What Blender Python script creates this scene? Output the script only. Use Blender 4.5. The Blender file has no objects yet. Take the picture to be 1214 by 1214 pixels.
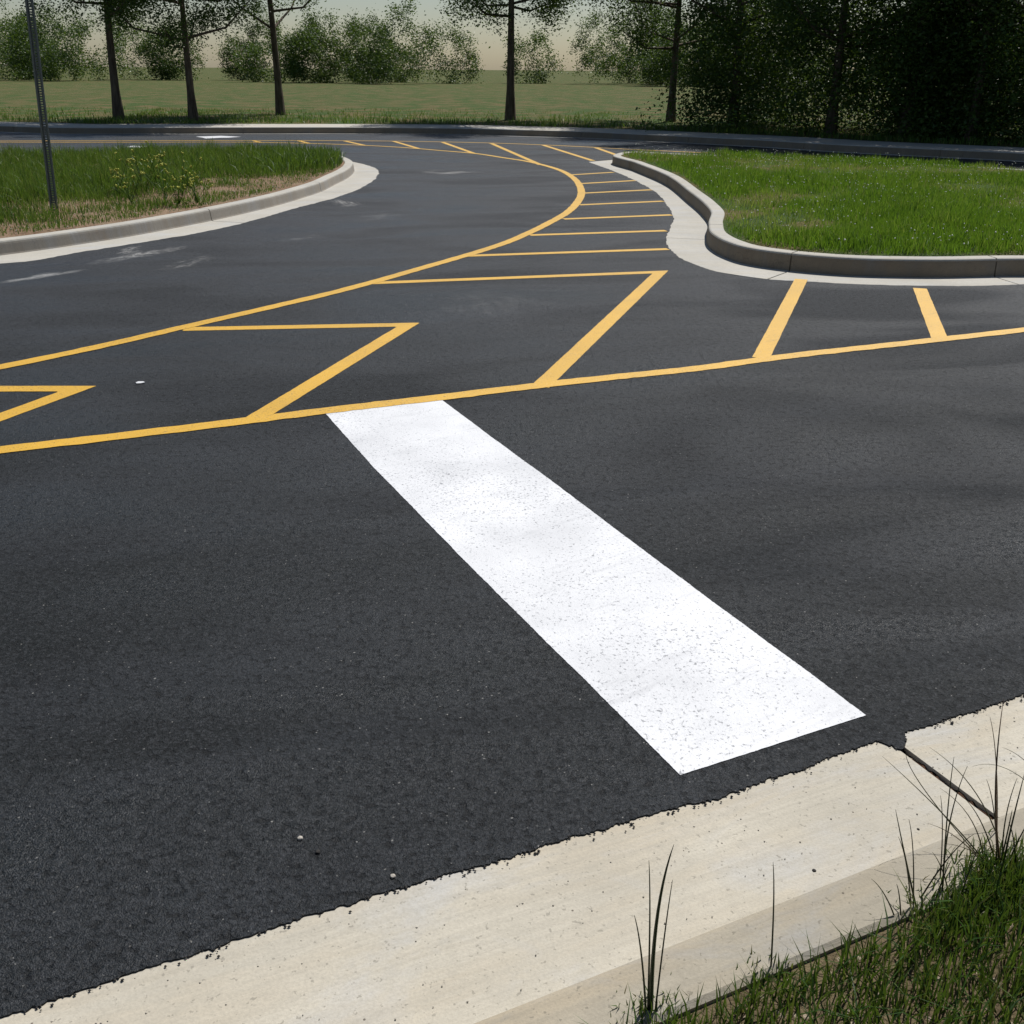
import bpy, math, random
import numpy as np
from mathutils import Vector, Matrix
from mathutils.geometry import tessellate_polygon
R = math.radians
SC = bpy.context.scene
COL = SC.collection

# ------------------------------------------------------------------ camera
F_PX, SIZE, HOR, ROLL, EYE = 1220.0, 1214.0, 82.0, R(0.5), 1.62
CX = CY = SIZE / 2
PITCH = math.atan((CY - HOR) / F_PX)
cam_d = bpy.data.cameras.new('camera')
cam = bpy.data.objects.new('camera', cam_d); COL.objects.link(cam)
cam_d.sensor_width = 36; cam_d.sensor_fit = 'HORIZONTAL'
cam_d.lens = 36 * F_PX / SIZE
cam_d.clip_start = 0.05; cam_d.clip_end = 4000
_u = Vector((0, math.sin(PITCH), math.cos(PITCH)))
_f = Vector((0, math.cos(PITCH), -math.sin(PITCH)))
_c, _s = math.cos(ROLL), math.sin(ROLL)
_x = Vector((1, 0, 0))
RIGHT = _c * _x + _s * _u
UP = -_s * _x + _c * _u
m = Matrix((RIGHT, UP, -_f)).transposed().to_4x4()
m.translation = Vector((0, 0, EYE))
cam.matrix_world = m
SC.camera = cam
SC.render.resolution_x = SC.render.resolution_y = 1024

# ------------------------------------------------------------------ sun and sky
SUN_AZ, SUN_EL = R(30), R(58)            # azimuth measured from the view direction towards the right
S = Vector((math.sin(SUN_AZ) * math.cos(SUN_EL), math.cos(SUN_AZ) * math.cos(SUN_EL), math.sin(SUN_EL)))
sd = bpy.data.lights.new('sun', 'SUN'); sd.energy = 5.0; sd.angle = R(0.5); sd.color = (1.0, 0.965, 0.92)
so = bpy.data.objects.new('sun', sd); COL.objects.link(so)
so.rotation_euler = S.to_track_quat('Z', 'Y').to_euler(); so.location = S * 60
w = bpy.data.worlds.new('World'); SC.world = w; w.use_nodes = True
nt = w.node_tree; nt.nodes.clear()
sky = nt.nodes.new('ShaderNodeTexSky'); sky.sky_type = 'NISHITA'; sky.sun_disc = False
sky.sun_elevation = SUN_EL; sky.sun_rotation = SUN_AZ; sky.dust_density = 0.7; sky.air_density = 1.0; sky.ozone_density = 1.0
bg = nt.nodes.new('ShaderNodeBackground'); bg.inputs['Strength'].default_value = 0.06
ow = nt.nodes.new('ShaderNodeOutputWorld')
nt.links.new(sky.outputs[0], bg.inputs[0]); nt.links.new(bg.outputs[0], ow.inputs[0])
SC.view_settings.view_transform = 'Standard'; SC.view_settings.look = 'None'
SC.view_settings.exposure = 0.12; SC.view_settings.gamma = 1.0

rng = np.random.default_rng(7)
random.seed(7)

# ------------------------------------------------------------------ survey: from a measured sight line to a point of the plane at height z
def G(x, y, z=0.0):
    d = RIGHT * ((x - CX) / F_PX) + UP * (-(y - CY) / F_PX) + _f
    t = (EYE - z) / -d.z
    return np.array([d.x * t, d.y * t])

def PX(p):
    v = Vector(p) - Vector((0, 0, EYE))
    k = v.dot(_f)
    return CX + F_PX * v.dot(RIGHT) / k, CY - F_PX * v.dot(UP) / k

def GL(pts, z=0.0):
    return np.array([G(a, b, z) for a, b in pts])

def smooth(P, step=0.1, closed=False):
    """centripetal-ish Catmull-Rom through P, resampled at an even step"""
    P = np.asarray(P, float); n = len(P); out = []
    rngi = range(n) if closed else range(n - 1)
    for i in rngi:
        if closed:
            p0, p1, p2, p3 = P[(i - 1) % n], P[i], P[(i + 1) % n], P[(i + 2) % n]
        else:
            p1, p2 = P[i], P[i + 1]
            p0 = P[i - 1] if i > 0 else 2 * p1 - p2
            p3 = P[i + 2] if i + 2 < n else 2 * p2 - p1
        L = np.linalg.norm(p2 - p1) + 1e-9
        a = max(np.linalg.norm(p1 - p0), 1e-6); b = L; c = max(np.linalg.norm(p3 - p2), 1e-6)
        m1 = b * ((p1 - p0) / a * b + (p2 - p1) / b * a) / (a + b)
        m2 = b * ((p2 - p1) / b * c + (p3 - p2) / c * b) / (b + c)
        for t in np.linspace(0, 1, max(4, int(L / step * 2)), endpoint=False):
            h = t * t * t; q = t * t
            out.append((2 * h - 3 * q + 1) * p1 + (h - 2 * q + t) * m1 + (-2 * h + 3 * q) * p2 + (h - q) * m2)
    if not closed: out.append(P[-1])
    out = np.array(out)
    return resample(out, step, closed)

def resample(P, step, closed=False):
    if closed: P = np.vstack([P, P[:1]])
    d = np.concatenate([[0], np.cumsum(np.linalg.norm(np.diff(P, axis=0), axis=1))])
    n = max(2, int(round(d[-1] / step)))
    s = np.linspace(0, d[-1], n + 1)
    if closed: s = s[:-1]
    return np.stack([np.interp(s, d, P[:, 0]), np.interp(s, d, P[:, 1])], 1)

def normals(P, closed=False):
    if closed: T = np.roll(P, -1, 0) - np.roll(P, 1, 0)
    else: T = np.gradient(P, axis=0)
    T /= np.linalg.norm(T, axis=1)[:, None] + 1e-12
    return np.stack([-T[:, 1], T[:, 0]], 1)     # left of travel

def inside(pts, poly):
    x, y = pts[:, 0], pts[:, 1]; r = np.zeros(len(pts), bool)
    n = len(poly); j = n - 1
    for i in range(n):
        xi, yi = poly[i]; xj, yj = poly[j]
        c = ((yi > y) != (yj > y)) & (x < (xj - xi) * (y - yi) / (yj - yi + 1e-15) + xi)
        r ^= c; j = i
    return r

def wob(P, amp, step_seed, freq=(9, 23, 51)):
    """ragged edge: sideways noise along a resampled line"""
    N = normals(P); r = np.random.default_rng(step_seed)
    s = np.concatenate([[0], np.cumsum(np.linalg.norm(np.diff(P, axis=0), axis=1))])
    o = np.zeros(len(P))
    for k, f in enumerate(freq):
        for _ in range(3):
            o += np.sin(s * f * r.uniform(.6, 1.5) + r.uniform(0, 6.3)) * amp / (3 * (1 + k * .6))
    o += r.normal(0, amp * .35, len(P))
    return P + N * o[:, None]

# ------------------------------------------------------------------ object helpers
def mesh_obj(name, verts, faces, mat, parent=None, smooth_sh=False):
    me = bpy.data.meshes.new(name)
    me.from_pydata([tuple(v) for v in verts], [], [tuple(f) for f in faces])
    if smooth_sh: me.polygons.foreach_set('use_smooth', [True] * len(me.polygons))
    me.update(); me.materials.append(mat)
    o = bpy.data.objects.new(name, me); COL.objects.link(o)
    if parent: o.parent = parent
    return o

def np_mesh(name, V, quads=None, tris=None, mat=None, attr=None, parent=None, smooth_sh=False):
    me = bpy.data.meshes.new(name)
    nq = 0 if quads is None else len(quads); ntr = 0 if tris is None else len(tris)
    me.vertices.add(len(V)); me.vertices.foreach_set('co', np.asarray(V, np.float32).ravel())
    loops = []
    if nq: loops.append(np.asarray(quads).ravel())
    if ntr: loops.append(np.asarray(tris).ravel())
    loops = np.concatenate(loops).astype(np.int32)
    me.loops.add(len(loops)); me.loops.foreach_set('vertex_index', loops)
    me.polygons.add(nq + ntr)
    st = np.concatenate([np.arange(nq) * 4, nq * 4 + np.arange(ntr) * 3]).astype(np.int32)
    me.polygons.foreach_set('loop_start', st)
    if smooth_sh: me.polygons.foreach_set('use_smooth', np.ones(nq + ntr, bool))
    if attr is not None:
        a = me.attributes.new('rnd', 'FLOAT', 'POINT'); a.data.foreach_set('value', np.asarray(attr, np.float32))
    me.update(calc_edges=True); me.validate()
    me.materials.append(mat)
    o = bpy.data.objects.new(name, me); COL.objects.link(o)
    if parent: o.parent = parent
    return o

def struct(o, label=None):
    o['kind'] = 'structure'
    if label: o['label'] = label
    return o
def stuff(o, label, cat):
    o['kind'] = 'stuff'; o['label'] = label; o['category'] = cat; return o
def thing(o, label, cat, group=None):
    o['label'] = label; o['category'] = cat
    if group: o['group'] = group
    return o
def empty(name, loc):
    o = bpy.data.objects.new(name, None); COL.objects.link(o); o.location = loc
    o.empty_display_size = .2; return o

# ------------------------------------------------------------------ materials
def new_mat(name):
    mt = bpy.data.materials.new(name); mt.use_nodes = True
    t = mt.node_tree; t.nodes.clear()
    out = t.nodes.new('ShaderNodeOutputMaterial')
    return mt, t, out
class NB:
    def __init__(s, t): s.t = t
    def n(s, k, **kw):
        o = s.t.nodes.new(k)
        for a, b in kw.items(): setattr(o, a, b)
        return o
    def l(s, a, b): s.t.links.new(a, b)
    def co(s): 
        return s.n('ShaderNodeTexCoord').outputs['Object']
    def geo(s): return s.n('ShaderNodeNewGeometry').outputs['Position']
    def noise(s, vec, scale, det=3, rough=.5, dist=0):
        o = s.n('ShaderNodeTexNoise'); o.inputs['Scale'].default_value = scale; o.inputs['Detail'].default_value = det
        o.inputs['Roughness'].default_value = rough; o.inputs['Distortion'].default_value = dist
        s.l(vec, o.inputs['Vector']); return o.outputs['Fac']
    def vor(s, vec, scale, feat='F1', out='Distance', rand=1):
        o = s.n('ShaderNodeTexVoronoi'); o.feature = feat; o.inputs['Scale'].default_value = scale
        o.inputs['Randomness'].default_value = rand
        s.l(vec, o.inputs['Vector']); return o.outputs[out]
    def mapr(s, v, a, b, c=0, d=1):
        o = s.n('ShaderNodeMapRange'); s.l(v, o.inputs[0])
        for i, q in enumerate((a, b, c, d)): o.inputs[i + 1].default_value = q
        return o.outputs[0]
    def math(s, op, a, b=None, c=None):
        o = s.n('ShaderNodeMath', operation=op)
        for i, q in enumerate((a, b, c)):
            if q is None: continue
            if isinstance(q, (int, float)): o.inputs[i].default_value = q
            else: s.l(q, o.inputs[i])
        return o.outputs[0]
    def mix(s, f, a, b, bt='MIX'):
        o = s.n('ShaderNodeMix', data_type='RGBA', blend_type=bt)
        if isinstance(f, (int, float)): o.inputs[0].default_value = f
        else: s.l(f, o.inputs[0])
        for i, q in ((6, a), (7, b)):
            if isinstance(q, tuple): o.inputs[i].default_value = (*q, 1)
            else: s.l(q, o.inputs[i])
        return o.outputs[2]
    def scalev(s, v, sc, rot=0):
        o = s.n('ShaderNodeMapping'); o.inputs['Rotation'].default_value = (0, 0, rot); s.l(v, o.inputs['Vector'])
        p = s.n('ShaderNodeMapping'); p.inputs['Scale'].default_value = sc; s.l(o.outputs[0], p.inputs['Vector']); return p.outputs[0]
    def bump(s, h, st, dist, nrm=None):
        o = s.n('ShaderNodeBump'); o.inputs['Strength'].default_value = st; o.inputs['Distance'].default_value = dist
        s.l(h, o.inputs['Height'])
        if nrm is not None: s.l(nrm, o.inputs['Normal'])
        return o.outputs[0]
    def pr(s, out, col, rough=.8, spec=.3, nrm=None, metal=0):
        o = s.n('ShaderNodeBsdfPrincipled')
        if isinstance(col, tuple): o.inputs['Base Color'].default_value = (*col, 1)
        else: s.l(col, o.inputs['Base Color'])
        if isinstance(rough, (int, float)): o.inputs['Roughness'].default_value = rough
        else: s.l(rough, o.inputs['Roughness'])
        o.inputs['Specular IOR Level'].default_value = spec; o.inputs['Metallic'].default_value = metal
        if nrm is not None: s.l(nrm, o.inputs['Normal'])
        if out is not None: s.l(o.outputs[0], out.inputs['Surface'])
        return o.outputs[0]

def agg_height(b, v):
    """height field of rolled asphalt: stones, pits and fine grit"""
    v2 = b.n('ShaderNodeVectorMath', operation='ADD')
    nz = b.n('ShaderNodeTexNoise'); nz.inputs['Scale'].default_value = 60; b.l(v, nz.inputs['Vector'])
    sc = b.n('ShaderNodeVectorMath', operation='SCALE'); sc.inputs['Scale'].default_value = .010
    b.l(nz.outputs['Color'], sc.inputs[0]); b.l(v, v2.inputs[0]); b.l(sc.outputs[0], v2.inputs[1])
    d1 = b.vor(v2.outputs[0], 120); d2 = b.vor(v2.outputs[0], 290)
    n = b.noise(v, 55, 4, .6)
    stone = b.math('SUBTRACT', 1.0, d1)
    h = b.math('MULTIPLY_ADD', stone, .5, b.math('MULTIPLY', b.math('SUBTRACT', 1.0, d2), .55))
    pit = b.mapr(b.noise(v, 34, 4, .65), .55, .63, 0, 1)
    h2 = b.math('MULTIPLY_ADD', n, .35, h)
    h3 = b.math('SUBTRACT', h2, b.math('MULTIPLY', pit, .55))
    return h3, pit, d1, v2.outputs[0]

def asphalt_mat():
    mt, t, out = new_mat('asphalt'); b = NB(t); v = b.geo()
    h, pit, d1, v2 = agg_height(b, v)
    big = b.noise(v, .55, 3, .5, .4); mid = b.noise(v, 3.2, 4, .6)
    # wheel-polished tracks and roller marks run along the lane
    trk = b.noise(b.scalev(v, (.35, 1.7, 1), R(-24)), 1.0, 3, .55, .5)
    c = b.mix(b.mapr(big, .3, .7), (.0030, .0050, .0058), (.0058, .0082, .0092))
    c = b.mix(b.mapr(trk, .38, .68), c, (.0180, .0212, .0255))
    c = b.mix(b.mapr(mid, .3, .75, 0, .55), c, (.0026, .0034, .0044))
    # the hatched area and the bend carry more pale dust than the rolled near lane
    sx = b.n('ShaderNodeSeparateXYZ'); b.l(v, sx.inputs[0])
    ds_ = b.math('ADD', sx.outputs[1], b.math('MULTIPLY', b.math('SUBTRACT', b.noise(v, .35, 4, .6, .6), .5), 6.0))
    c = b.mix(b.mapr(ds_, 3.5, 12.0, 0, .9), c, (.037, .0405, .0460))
    # stone to stone variation
    cc = b.n('ShaderNodeTexVoronoi'); cc.inputs['Scale'].default_value = 150; b.l(v2, cc.inputs['Vector'])
    sep = b.n('ShaderNodeSeparateColor'); b.l(cc.outputs['Color'], sep.inputs[0])
    c = b.mix(b.mapr(sep.outputs[0], .4, 1, 0, .55), c, (.040, .043, .048))
    rs = b.n('ShaderNodeTexVoronoi'); rs.inputs['Scale'].default_value = 150; b.l(v2, rs.inputs['Vector'])
    s3 = b.n('ShaderNodeSeparateColor'); b.l(rs.outputs['Color'], s3.inputs[0])
    c = b.mix(b.math('MULTIPLY', b.mapr(s3.outputs[1], .988, .994, 0, .7), b.mapr(rs.outputs['Distance'], .3, .4, 1, 0)), c, (.24, .235, .22))
    gap = b.mapr(d1, .45, .75, 0, .6)
    c = b.mix(gap, c, (.005, .0055, .006))
    c = b.mix(b.math('MULTIPLY', pit, .8), c, (.003, .0035, .004))
    # pale cement dust trails by the left kerb and in the bend
    p0 = G(0, 333); spots = [(G(60, 327), 1.3, .55, G(0, 333), G(120, 318)), ]
    def trail(a, e, half, lo, hi, sc, seed):
        a = np.array(a); e = np.array(e); L = np.linalg.norm(e - a); ang = math.atan2(*(e - a)[::-1])
        mp = b.n('ShaderNodeMapping', vector_type='TEXTURE')
        mp.inputs['Location'].default_value = ((a[0] + e[0]) / 2, (a[1] + e[1]) / 2, 0)
        mp.inputs['Rotation'].default_value = (0, 0, ang); mp.inputs['Scale'].default_value = (L / 2, half, 1)
        wv = b.n('ShaderNodeVectorMath', operation='ADD'); b.l(v, wv.inputs[0])
        nn = b.n('ShaderNodeTexNoise'); nn.inputs['Scale'].default_value = 3.0; nn.inputs['Detail'].default_value = 4; b.l(v, nn.inputs['Vector'])
        s2 = b.n('ShaderNodeVectorMath', operation='SUBTRACT'); b.l(nn.outputs['Color'], s2.inputs[0]); s2.inputs[1].default_value = (.5, .5, .5)
        s3 = b.n('ShaderNodeVectorMath', operation='SCALE'); s3.inputs['Scale'].default_value = half * 3.4; b.l(s2.outputs[0], s3.inputs[0])
        b.l(s3.outputs[0], wv.inputs[1]); b.l(wv.outputs[0], mp.inputs['Vector'])
        ln = b.n('ShaderNodeVectorMath', operation='LENGTH')
        fl = b.n('ShaderNodeVectorMath', operation='MULTIPLY'); fl.inputs[1].default_value = (1, 1, 0)
        b.l(mp.outputs[0], fl.inputs[0]); b.l(fl.outputs[0], ln.inputs[0])
        msk = b.mapr(ln.outputs['Value'], .1, 1, 1, 0)
        ns = b.mapr(b.noise(b.scalev(v, (.55, 2.6, 1), -ang), sc * 1.5, 6, .8, .3), lo + .02, hi - .01)
        return b.math('MULTIPLY', msk, ns)
    for a, e, half, lo, hi, sc, k in (
            (G(-20, 337), G(105, 319), .09, .40, .52, 7, .75),
            (G(110, 313), G(225, 291), .16, .44, .56, 9, .8),
            (G(138, 302), G(170, 291), .14, .44, .56, 9, .7),
            (G(180, 322), G(262, 302), .12, .47, .6, 6, .5),
            (G(330, 287), G(385, 278), .13, .47, .6, 6, .45),
            (G(397, 235), G(418, 246), .16, .42, .58, 6, .6),
            (G(505, 205), G(565, 204), .35, .25, .6, 2, .55),
            (G(420, 262), G(470, 252), .30, .45, .65, 4, .3),
            (G(600, 380), G(560, 345), .5, .4, .7, 2, .12)):
        c = b.mix(b.math('MULTIPLY', trail(a, e, half, lo, hi, sc, 0), k), c, (.36, .355, .34))
    n1 = b.bump(h, 1.0, .0032)
    n2 = b.bump(b.noise(v, 4.5, 2, .5), .5, .012, n1)
    rough = b.mapr(b.noise(b.scalev(v, (.5, 1.3, 1), R(-10)), .8, 3, .5, .8), .35, .65, .80, .38)
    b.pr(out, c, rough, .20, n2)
    return mt

def paint_mat(name, col, dark, wear=.5, worn_tint=(.03, .03, .033), gl=.6, sp=.4):
    mt, t, out = new_mat(name); b = NB(t); v = b.geo()
    h, pit, d1, v2 = agg_height(b, v)
    n = b.noise(v, 2.2, 4, .55); fine = b.noise(v, 130, 3, .6)
    c = b.mix(b.mapr(n, .3, .72, 0, 1), col, dark)
    c = b.mix(b.mapr(fine, .45, .75, 0, .25), c, dark)
    # bare specks: pits of the asphalt the roller or spray did not reach, more of them where the paint is thin
    thin = b.mapr(b.noise(v, 1.4, 3, .5), .35, .65, .035, -.02)
    s1 = b.noise(b.scalev(v, (1, 1, 1)), 85, 3, .65)
    th = b.math('ADD', s1, b.math('MULTIPLY', thin, wear))
    speck = b.mapr(th, .60, .68, 0, .75)
    speck2 = b.mapr(b.math('ADD', b.noise(v, 45, 3, .6), b.math('MULTIPLY', thin, wear)), .665, .73, 0, .8)
    scuff = b.mapr(b.noise(b.scalev(v, (1.0, 9, 1), R(-35)), 1.6, 5, .7, .8), .56, .72, 0, .22)
    c = b.mix(scuff, c, worn_tint)
    f = b.math('MAXIMUM', speck, speck2)
    c = b.mix(f, c, worn_tint)
    n1 = b.bump(h, .7, .0016)
    b.pr(out, c, gl, sp, n1)
    return mt

def concrete_mat(name, base=(.50, .455, .375), rot=R(24), stain=(.40, .33, .235), broom=.6):
    mt, t, out = new_mat(name); b = NB(t); v = b.geo()
    br = b.noise(b.scalev(v, (2.0, 60, 2), -rot), 1.0, 5, .65, .3)
    bl = b.noise(b.scalev(v, (1.0, 7, 1), -rot), 1.0, 4, .6, .6)
    big = b.noise(v, 1.6, 4, .6); fine = b.noise(v, 160, 3, .6)
    c = b.mix(b.mapr(big, .3, .7), base, tuple(x * .78 for x in base))
    c = b.mix(b.mapr(bl, .45, .72, 0, .6), c, stain)
    g2 = b.noise(b.scalev(v, (1.3, 3.5, 1), -rot), 1.0, 5, .65, 1.0)
    c = b.mix(b.mapr(g2, .5, .68, 0, .6), c, (base[2] * 1.05, base[2] * 1.08, base[2] * 1.1))
    c = b.mix(b.mapr(br, .42, .68, 0, .32), c, tuple(x * .60 for x in base))
    c = b.mix(b.mapr(b.noise(v, 24, 5, .7), .5, .68, 0, .35), c, tuple(x * .66 for x in base))
    c = b.mix(b.mapr(fine, .4, .75, 0, .4), c, tuple(x * .55 for x in base))
    pits = b.mapr(b.noise(v, 95, 2, .5), .66, .70, 0, .6); c = b.mix(pits, c, tuple(x * .4 for x in base))
    wv = b.n('ShaderNodeVectorMath', operation='ADD'); nz = b.n('ShaderNodeTexNoise'); nz.inputs['Scale'].default_value = 6; nz.inputs['Detail'].default_value = 5
    b.l(v, nz.inputs['Vector']); sc_ = b.n('ShaderNodeVectorMath', operation='SCALE'); sc_.inputs['Scale'].default_value = .18; b.l(nz.outputs['Color'], sc_.inputs[0])
    b.l(v, wv.inputs[0]); b.l(sc_.outputs[0], wv.inputs[1])
    ck = b.mapr(b.vor(wv.outputs[0], .75, 'DISTANCE_TO_EDGE'), .0, .0022, .55, 0)
    c = b.mix(b.math('MULTIPLY', ck, b.mapr(b.noise(v, .9, 2), .5, .58)), c, (.09, .07, .055))
    dots = b.vor(v, 26, 'F1'); ds = b.mapr(dots, .05, .08, .8, 0)
    gate = b.mapr(b.noise(v, 7, 2), .56, .6)
    c = b.mix(b.math('MULTIPLY', ds, gate), c, (.07, .055, .045))
    h = b.math('MULTIPLY_ADD', fine, .5, b.math('MULTIPLY', br, broom))
    b.pr(out, c, .9, .2, b.bump(h, .6, .003))
    return mt

def soil_mat(name, a, c2, gr=None):
    mt, t, out = new_mat(name); b = NB(t); v = b.geo()
    n = b.noise(v, 3, 6, .65); f = b.noise(v, 45, 4, .65)
    c = b.mix(b.mapr(n, .35, .65), a, c2)
    c = b.mix(b.mapr(f, .45, .7, 0, .6), c, tuple(x * .45 for x in a))
    if gr: c = b.mix(b.mapr(b.noise(v, 1.1, 4, .6), .42, .55), c, gr)
    st = b.vor(v, 30); c = b.mix(b.mapr(st, .12, .18, .5, 0), c, (.45, .38, .30))
    b.pr(out, c, .95, .1, b.bump(b.math('ADD', n, f), .8, .03))
    return mt

def leaf_mat(name, ca, cb, cc, trans=.45, rough=.5, spec=.35):
    mt, t, out = new_mat(name); b = NB(t)
    at = b.n('ShaderNodeAttribute'); at.attribute_name = 'rnd'
    cr = b.n('ShaderNodeValToRGB'); e = cr.color_ramp.elements
    e[0].position = 0; e[0].color = (*ca, 1); e[1].position = 1; e[1].color = (*cc, 1)
    k = e.new(.55); k.color = (*cb, 1)
    b.l(at.outputs['Fac'], cr.inputs[0])
    s1 = b.pr(None, cr.outputs[0], rough, spec)
    tr = b.n('ShaderNodeBsdfTranslucent'); 
    tc = b.mix(.5, cr.outputs[0], (.16, .24, .02), 'MIX'); b.l(tc, tr.inputs[0])
    mx = b.n('ShaderNodeMixShader'); mx.inputs[0].default_value = trans
    b.l(s1, mx.inputs[1]); b.l(tr.outputs[0], mx.inputs[2]); b.l(mx.outputs[0], out.inputs['Surface'])
    return mt

M_ASPH = asphalt_mat()
M_WHITE = paint_mat('white_road_paint', (.66, .67, .685), (.50, .51, .525), 1.0, (.13, .135, .15))
M_YEL = paint_mat('yellow_road_paint', (.60, .335, .006), (.50, .28, .006), .8, (.09, .055, .02), .47, .85)
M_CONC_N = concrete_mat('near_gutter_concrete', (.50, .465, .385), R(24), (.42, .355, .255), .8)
M_CONC = concrete_mat('kerb_concrete', (.47, .45, .40), R(10), (.40, .37, .30), .4)
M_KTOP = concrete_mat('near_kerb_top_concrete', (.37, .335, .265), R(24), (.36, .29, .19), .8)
M_FACE = concrete_mat('shade_toned_kerb_face', (.245, .205, .155), R(10), (.19, .15, .11), .5)  # shade on the kerb faces put into the colour, darker and browner than the tops
M_FACEL = concrete_mat('left_kerb_face', (.36, .33, .285), R(10), (.27, .22, .17), .5)  # paler version of the same painted shade for the left kerb face
M_WALK = concrete_mat('sidewalk_concrete', (.50, .47, .41), R(0), (.42, .38, .31), .3)
M_SOIL = soil_mat('red_clay_soil', (.20, .125, .08), (.27, .20, .135), None)
M_SOILG = soil_mat('grassy_soil', (.10, .09, .035), (.14, .11, .05), (.045, .075, .018))
M_SOILN = soil_mat('verge_thatch', (.10, .075, .045), (.15, .12, .07), None)
M_DIRT = soil_mat('joint_dirt', (.09, .045, .025), (.05, .03, .02), None)
M_GR_R = leaf_mat('lush_grass_blades', (.050, .140, .008), (.115, .250, .012), (.27, .31, .07), .45)
M_GR_L = leaf_mat('verge_grass_blades', (.030, .080, .010), (.070, .150, .016), (.26, .25, .09), .4)
M_GR_N = leaf_mat('near_grass_blades', (.018, .050, .008), (.05, .11, .015), (.16, .10, .05), .35)
M_STALK = leaf_mat('seed_stalks', (.035, .05, .018), (.06, .055, .025), (.12, .065, .04), .15)
M_LEAF = leaf_mat('tree_leaves', (.020, .050, .010), (.040, .085, .014), (.08, .13, .025), .3)
M_CLOV = leaf_mat('clover_flowers', (.55, .58, .50), (.7, .72, .66), (.8, .8, .78), .3)
M_YFL = leaf_mat('yellow_petals', (.36, .36, .03), (.44, .44, .04), (.52, .52, .09), .3)
def bark_mat():
    mt, t, out = new_mat('bark'); b = NB(t); v = b.geo()
    n = b.noise(b.scalev(v, (14, 14, 2.5)), 1, 5, .65)
    b.pr(out, b.mix(b.mapr(n, .35, .65), (.055, .042, .030), (.14, .115, .085)), .9, .15, b.bump(n, .8, .03)); return mt
M_BARK = bark_mat()
def steel_mat():
    mt, t, out = new_mat('galvanised_green_steel'); b = NB(t); v = b.geo()
    n = b.noise(v, 9, 4, .6)
    b.pr(out, b.mix(n, (.10, .12, .115), (.17, .19, .185)), .55, .5, None, .35); return mt
M_STEEL = steel_mat()
def stone_mat():
    mt, t, out = new_mat('pebble_stone'); b = NB(t); v = b.geo()
    b.pr(out, b.mix(b.noise(v, 90, 3), (.5, .46, .40), (.25, .23, .20)), .8, .3); return mt
M_STONE = stone_mat()

# ------------------------------------------------------------------ plan of the kerbs (base line of each kerb, metres)
LEFT_BASE_PX = [(0, 302.5), (50, 296), (100, 288.5), (148, 281), (200, 271.5), (250, 261.6), (300, 250.5), (330, 243), (357, 235), (379, 227.7), (399, 217.8), (411, 211.7), (418.6, 205.5), (420, 200)]
RIGHT_BASE_PX = [(727, 192.5), (752, 203), (790, 220), (815, 240), (832, 255), (840, 266), (837, 280), (842, 295), (858, 304.5), (880, 312), (940, 321), (1000, 326), (1100, 328.5), (1214, 327)]
left_front = GL(LEFT_BASE_PX); right_front = GL(RIGHT_BASE_PX)
left_loop = np.vstack([[(-13.5, 3.2), (-8.2, 5.2)], left_front, GL([(412, 195), (395, 190.5), (350, 189), (200, 190), (100, 193), (0, 197)]), [(-14, 17.9), (-22, 18.5), (-23, 11), (-20, 4.5)]])
right_loop = np.vstack([right_front, [(6.2, 8.75), (9.2, 10.1), (13.5, 12.2), (14.6, 13.6), (13, 14.7), (10.5, 14.9)], GL([(1214, 212), (1050, 202), (900, 195), (800, 191.5), (748, 189.0)])])
left_loop = smooth(left_loop, .10, True); right_loop = smooth(right_loop, .10, True)

def area(P):
    x, y = P[:, 0], P[:, 1]; return .5 * np.sum(x * np.roll(y, -1) - np.roll(x, -1) * y)
def ccw(P): return P if area(P) > 0 else P[::-1].copy()
left_loop = ccw(left_loop); right_loop = ccw(right_loop)     # left of travel = inside the island

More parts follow.
